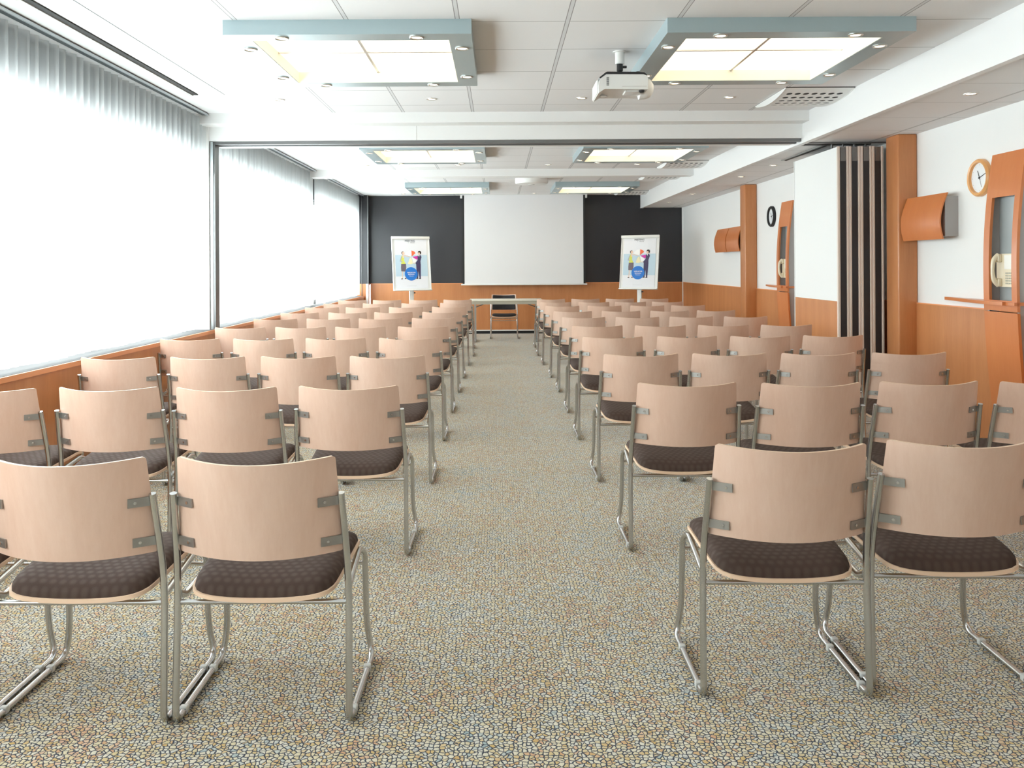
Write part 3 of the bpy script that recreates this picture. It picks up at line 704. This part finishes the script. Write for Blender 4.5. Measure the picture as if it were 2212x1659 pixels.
# presenter's chair: upholstered back, facing the rows
pc = dup(chair, (0.105, 15.98, 0), 'chair with dark upholstered back behind the presenter table, facing the rows', PI, skip_sub=('screw',), group='presenter seat')
back_mesh(0.016, 0.93, 0.03, 0.96, 0.0105).build('back_cushion', 'black_fabric', pc)
for c in kids(pc):
    if c.name.startswith('seat_cushion'): c.data = c.data.copy(); c.data.materials[0] = M['black_fabric']

# ------------------------------------------------------------------ presenter table
t = empty('folding_table', 'narrow cream folding table at the end of the aisle before the screen', 'table', (0.13, 14.85, 0))
MB().box(-0.64, 0.64, 0.0, 0.62, 0.722, 0.744, bev=0.004).build('tabletop', 'table', t)
MB().box(-0.61, 0.61, 0.015, 0.035, 0.665, 0.722).box(-0.61, 0.61, 0.585, 0.605, 0.665, 0.722).build('apron', 'table_edge', t)
for s in (-1, 1):
    MB().box(s*0.54-0.017, s*0.54+0.017, 0.27, 0.31, 0.03, 0.722).build('leg', 'alu', t)
    MB().box(s*0.54-0.02, s*0.54+0.02, 0.03, 0.58, 0.0, 0.035, bev=0.006).build('foot', 'alu', t)
    MB().sweep([(s*0.54, 0.29, 0.60), (s*0.24, 0.29, 0.722)], 0.009, n=8).build('brace', 'alu_dark', t)

# ------------------------------------------------------------------ folded partition panels
def partition(x, label, proto=None):
    if proto: return dup(proto, (x, 7.70, 0), label)
    t = empty('partition_panel', label, 'partition panel', (x, 7.70, 0), 'folded partition wall panels')
    w, dpt, zt = 0.104, 1.12, 2.40
    MB().box(0.004, w-0.004, 0.02, dpt, 1.0, zt).build('white_face', 'white', t)
    MB().box(0.004, w-0.004, 0.02, dpt, 0.012, 1.0).build('wood_face', 'wood', t)
    q = MB()
    for a, b in ((0.0, 0.022), (w-0.024, w-0.002)): q.box(a, b, -0.002, 0.022, 0.01, zt+0.002); q.box(a+0.008, a+0.011, -0.006, 0.0, 0.01, zt)
    q.build('edge_profile', 'edge_profile', t)
    MB().box(0.024, w-0.026, -0.001, 0.021, 0.01, 2.27).build('seal', 'seal', t)
    MB().box(0.030, w-0.032, 0.0, 0.022, 2.27, zt-0.004).build('top_fitting', 'alu_dark', t)
    MB().box(-0.002, 0.006, dpt-0.004, dpt+0.008, 0.01, zt).build('end_strip', 'white', t)
    MB().lathe((w/2, 0.26, zt), [(0.010, 0), (0.010, 0.055), (0, 0.056)], n=12).build('hanger_bolt', 'alu_dark', t)
    snapshot(t); return t
pp = partition(3.072, 'folded partition panel with white and cherry face, outermost of the stack')
for i, w in enumerate(('second panel of the folded partition stack, counted from the aisle', 'third panel of the folded partition stack, counted from the aisle', 'last panel of the folded partition stack, against the wooden pilaster')):
    partition(3.072+0.1045*(i+1), 'black and beige edge of the '+w, pp)

# ------------------------------------------------------------------ wall cabinets
def cabinet(y0, y1, label, group=True):
    t = empty('wall_cabinet', label, 'wall cabinet', (XR, y0, 0), 'curved cherry wall cabinets')
    z0, z1 = 1.545, 1.895; n = 14; L_ = y1-y0
    MB().box(-0.105, 0.0, 0.0, L_-0.01, z0+0.012, z1-0.02).build('body', 'grey_body', t)
    out = []; inn = []
    for i in range(n+1):
        v_ = i/n; z = z0-0.012+(z1-z0+0.02)*v_; x = -0.102-0.050*math.sin(PI*(0.12+0.88*v_))**1.0+0.018*(v_)
        out.append((x-0.012, z)); inn.append((x, z))
    q = MB().prism(out+inn[::-1], 'Y', -0.012, L_, None, False); q.build('curved_door', 'wood_gloss', t)
    return t
cabinet(6.77, 7.41, 'curved cherry wall cabinet with grey side, overlapping the nearer wooden pilaster')
cabinet(12.46, 13.11, 'farther curved cherry wall cabinet, touching the far wooden pilaster')
cabinet(13.16, 13.82, 'farthest curved cherry wall cabinet, on the far white wall')

# ------------------------------------------------------------------ telephone niches, telephones, clocks
def pz(z): return 0.112-(0.105 if z > 1.3 else 0.055)*(z-1.3)**2
def make_niche():
    t = empty('telephone_niche', 'x', 'telephone niche', (XR, 5.83, 0), 'tall curved cherry telephone niches')
    T = 0.020; W_ = 0.40
    def strip(b, ya, yb, za, zb, m=None, t0=T, sh=0.0):
        n = max(2, int((zb-za)/0.06)); poly = [(-pz(za+(zb-za)*i/n)-sh, za+(zb-za)*i/n) for i in range(n+1)]
        inner = [(x+t0, z) for x, z in poly]; pts = poly+inner[::-1]
        b.prism(pts, 'Y', ya, yb, m)
    # frame: lower leaf flares out towards the floor
    f = MB(); strip(f, 0.0, 0.06, 1.075, 1.81); strip(f, W_-0.07, W_, 1.075, 1.81); strip(f, 0.0, W_, 1.81, 2.127); strip(f, 0.0, W_, 1.0, 1.075)
    f.build('upper_frame', 'wood_gloss', t)
    n = 14; vs = []; fs = []
    for i in range(n+1):
        z = 0.0+0.992*i/n; fl = 0.03*(1-z/0.992)**2
        for x in (-pz(z), -pz(z)+T): vs += [(x, -0.0-fl*0.4, z), (x, W_-0.0+0.0-fl*0.3, z)]
    for i in range(n):
        a = 4*i; fs += [(a, a+1, a+5, a+4), (a+2, a+6, a+7, a+3), (a, a+4, a+6, a+2), (a+1, a+3, a+7, a+5)]
    fs += [(0, 2, 3, 1), (4*n, 4*n+1, 4*n+3, 4*n+2)]
    MB().faces(vs, fs).build('lower_panel', 'wood_gloss', t)
    b = MB()
    for ya, yb in ((0.012, 0.035), (W_-0.035, W_-0.012)):
        poly = [(-pz(2.12*i/24)+T, 2.12*i/24) for i in range(25)]+[(0, 2.12), (0, 0)]; b.prism(poly, 'Y', ya, yb)
    b.box(-0.05, 0, 0.035, W_-0.035, 1.83, 1.85); b.build('side_body', 'grey_body', t)
    b = MB().box(-0.012, 0.0, 0.035, W_-0.035, 1.06, 1.83); b.build('back_plate', 'niche', t)
    sh = [(0.0, W_-0.02-0.0)]
    poly = [(-0.01, 1.10), (-0.03, 1.10), (-0.07, 0.86), (-0.112, 0.66), (-0.142, 0.44), (-0.155, 0.20), (-0.150, 0.105), (-0.128, 0.10), (-0.128, 0.0), (-0.01, 0.0)]
    MB().prism(poly, 'Z', 1.044, 1.068).build('shelf', 'wood_gloss', t)
    return t
ni = make_niche(); snapshot(ni); ni['label'] = 'tall curved cherry telephone niche with shelf, nearest the camera on the right wall'
dup(ni, (XR, 5.83+4.63, 0), 'farther cherry telephone niche, half hidden behind the white partition panel')
def make_phone():
    t = empty('wall_telephone', 'x', 'telephone', (XR-0.012, 5.945, 1.17), 'cream wall telephones')
    MB().prism([(0, 0.02), (-0.035, 0.0), (-0.058, 0.0), (-0.058, 0.235), (0, 0.235)], 'Y', 0.0, 0.19).build('base', 'phone', t)
    MB().box(-0.0595, -0.057, 0.008, 0.095, 0.125, 0.225).build('card', 'phone_card', t)
    b = MB()
    for i in range(4):
        for j in range(5): b.box(-0.0605, -0.057, 0.015+0.018*i, 0.028+0.018*i, 0.02+0.018*j, 0.031+0.018*j)
    b.build('keypad', 'phone_key', t)
    pts = fillet([(-0.070, 0.145, 0.012), (-0.106, 0.145, 0.045), (-0.116, 0.145, 0.12), (-0.106, 0.145, 0.195), (-0.070, 0.145, 0.226)], 0.04, 4)
    k = len(pts); b = MB().sweep(pts, [0.012+0.007*abs(2*i/(k-1)-1) for i in range(k)], n=12)
    b.box(-0.085, -0.056, 0.122, 0.168, 0.004, 0.060, bev=0.008); b.box(-0.085, -0.056, 0.122, 0.168, 0.175, 0.230, bev=0.008)
    b.build('handset', 'phone', t)
    return t
ph = make_phone(); snapshot(ph); ph['label'] = 'cream wall telephone in the nearer cherry niche'
dup(ph, (XR-0.012, 5.945+4.63, 1.17), 'cream wall telephone in the farther cherry niche')
def clock(y, z, rad, ringmat, label, hour, minute):
    t = empty('wall_clock', label, 'clock', (XR, y, z))
    MB().lathe((0, 0, 0), [(rad, 0.0), (rad, -0.028), (rad-0.010, -0.040), (rad-0.026, -0.036), (rad-0.030, -0.014)], n=48, axis='X').build('rim', ringmat, t)
    dl_ = MB().lathe((0, 0, 0), [(0.0, -0.016), (rad-0.029, -0.016), (rad-0.029, 0.0), (0, 0)], n=48, axis='X').build('dial', 'dial', t)
    def hand(name, ang, l, w, m, back=0.015):
        a = math.radians(ang); d = Vector((0, -math.sin(a), math.cos(a))); s = Vector((0, math.cos(a), math.sin(a)))
        p0 = -d*back; p1 = d*l; x = Vector((-0.019, 0, 0)); vs = [p0+s*w+x, p0-s*w+x, p1-s*w*0.5+x, p1+s*w*0.5+x]; vs += [v+Vector((0.002, 0, 0)) for v in vs]
        MB().faces(vs, [(0,1,2,3),(7,6,5,4),(0,4,5,1),(1,5,6,2),(2,6,7,3),(3,7,4,0)]).build(name, m, t)
    hand('hour_hand', 336, rad*0.42, 0.0035, 'black'); hand('minute_hand', 72, rad*0.62, 0.0028, 'black'); hand('second_hand', 160, rad*0.55, 0.001, 'p_grey')
    b = MB()
    for k in range(12):
        a = PI*k/6; r0 = rad*0.66; r1 = rad*0.73; c, s_ = math.cos(a), math.sin(a)
        b.faces([(-0.0165, s_*r0-c*0.0015, c*r0+s_*0.0015), (-0.0165, s_*r0+c*0.0015, c*r0-s_*0.0015), (-0.0165, s_*r1+c*0.0015, c*r1-s_*0.0015), (-0.0165, s_*r1-c*0.0015, c*r1+s_*0.0015)], [(0, 1, 2, 3)])
    b.build('hour_marks', 'p_grey', dl_)
    b = MB().lathe((0, 0, 0), [(0.005, -0.014), (0.005, -0.024), (0.0, -0.024)], n=12, axis='X'); b.build('hub', 'black', t)
clock(6.44, 1.985, 0.142, 'clockwood', 'round wall clock with light wooden rim beside the nearer telephone niche', -0.8, -12)
clock(11.34, 1.975, 0.138, 'black', 'round wall clock with black rim beside the farther telephone niche', -0.8, -12)
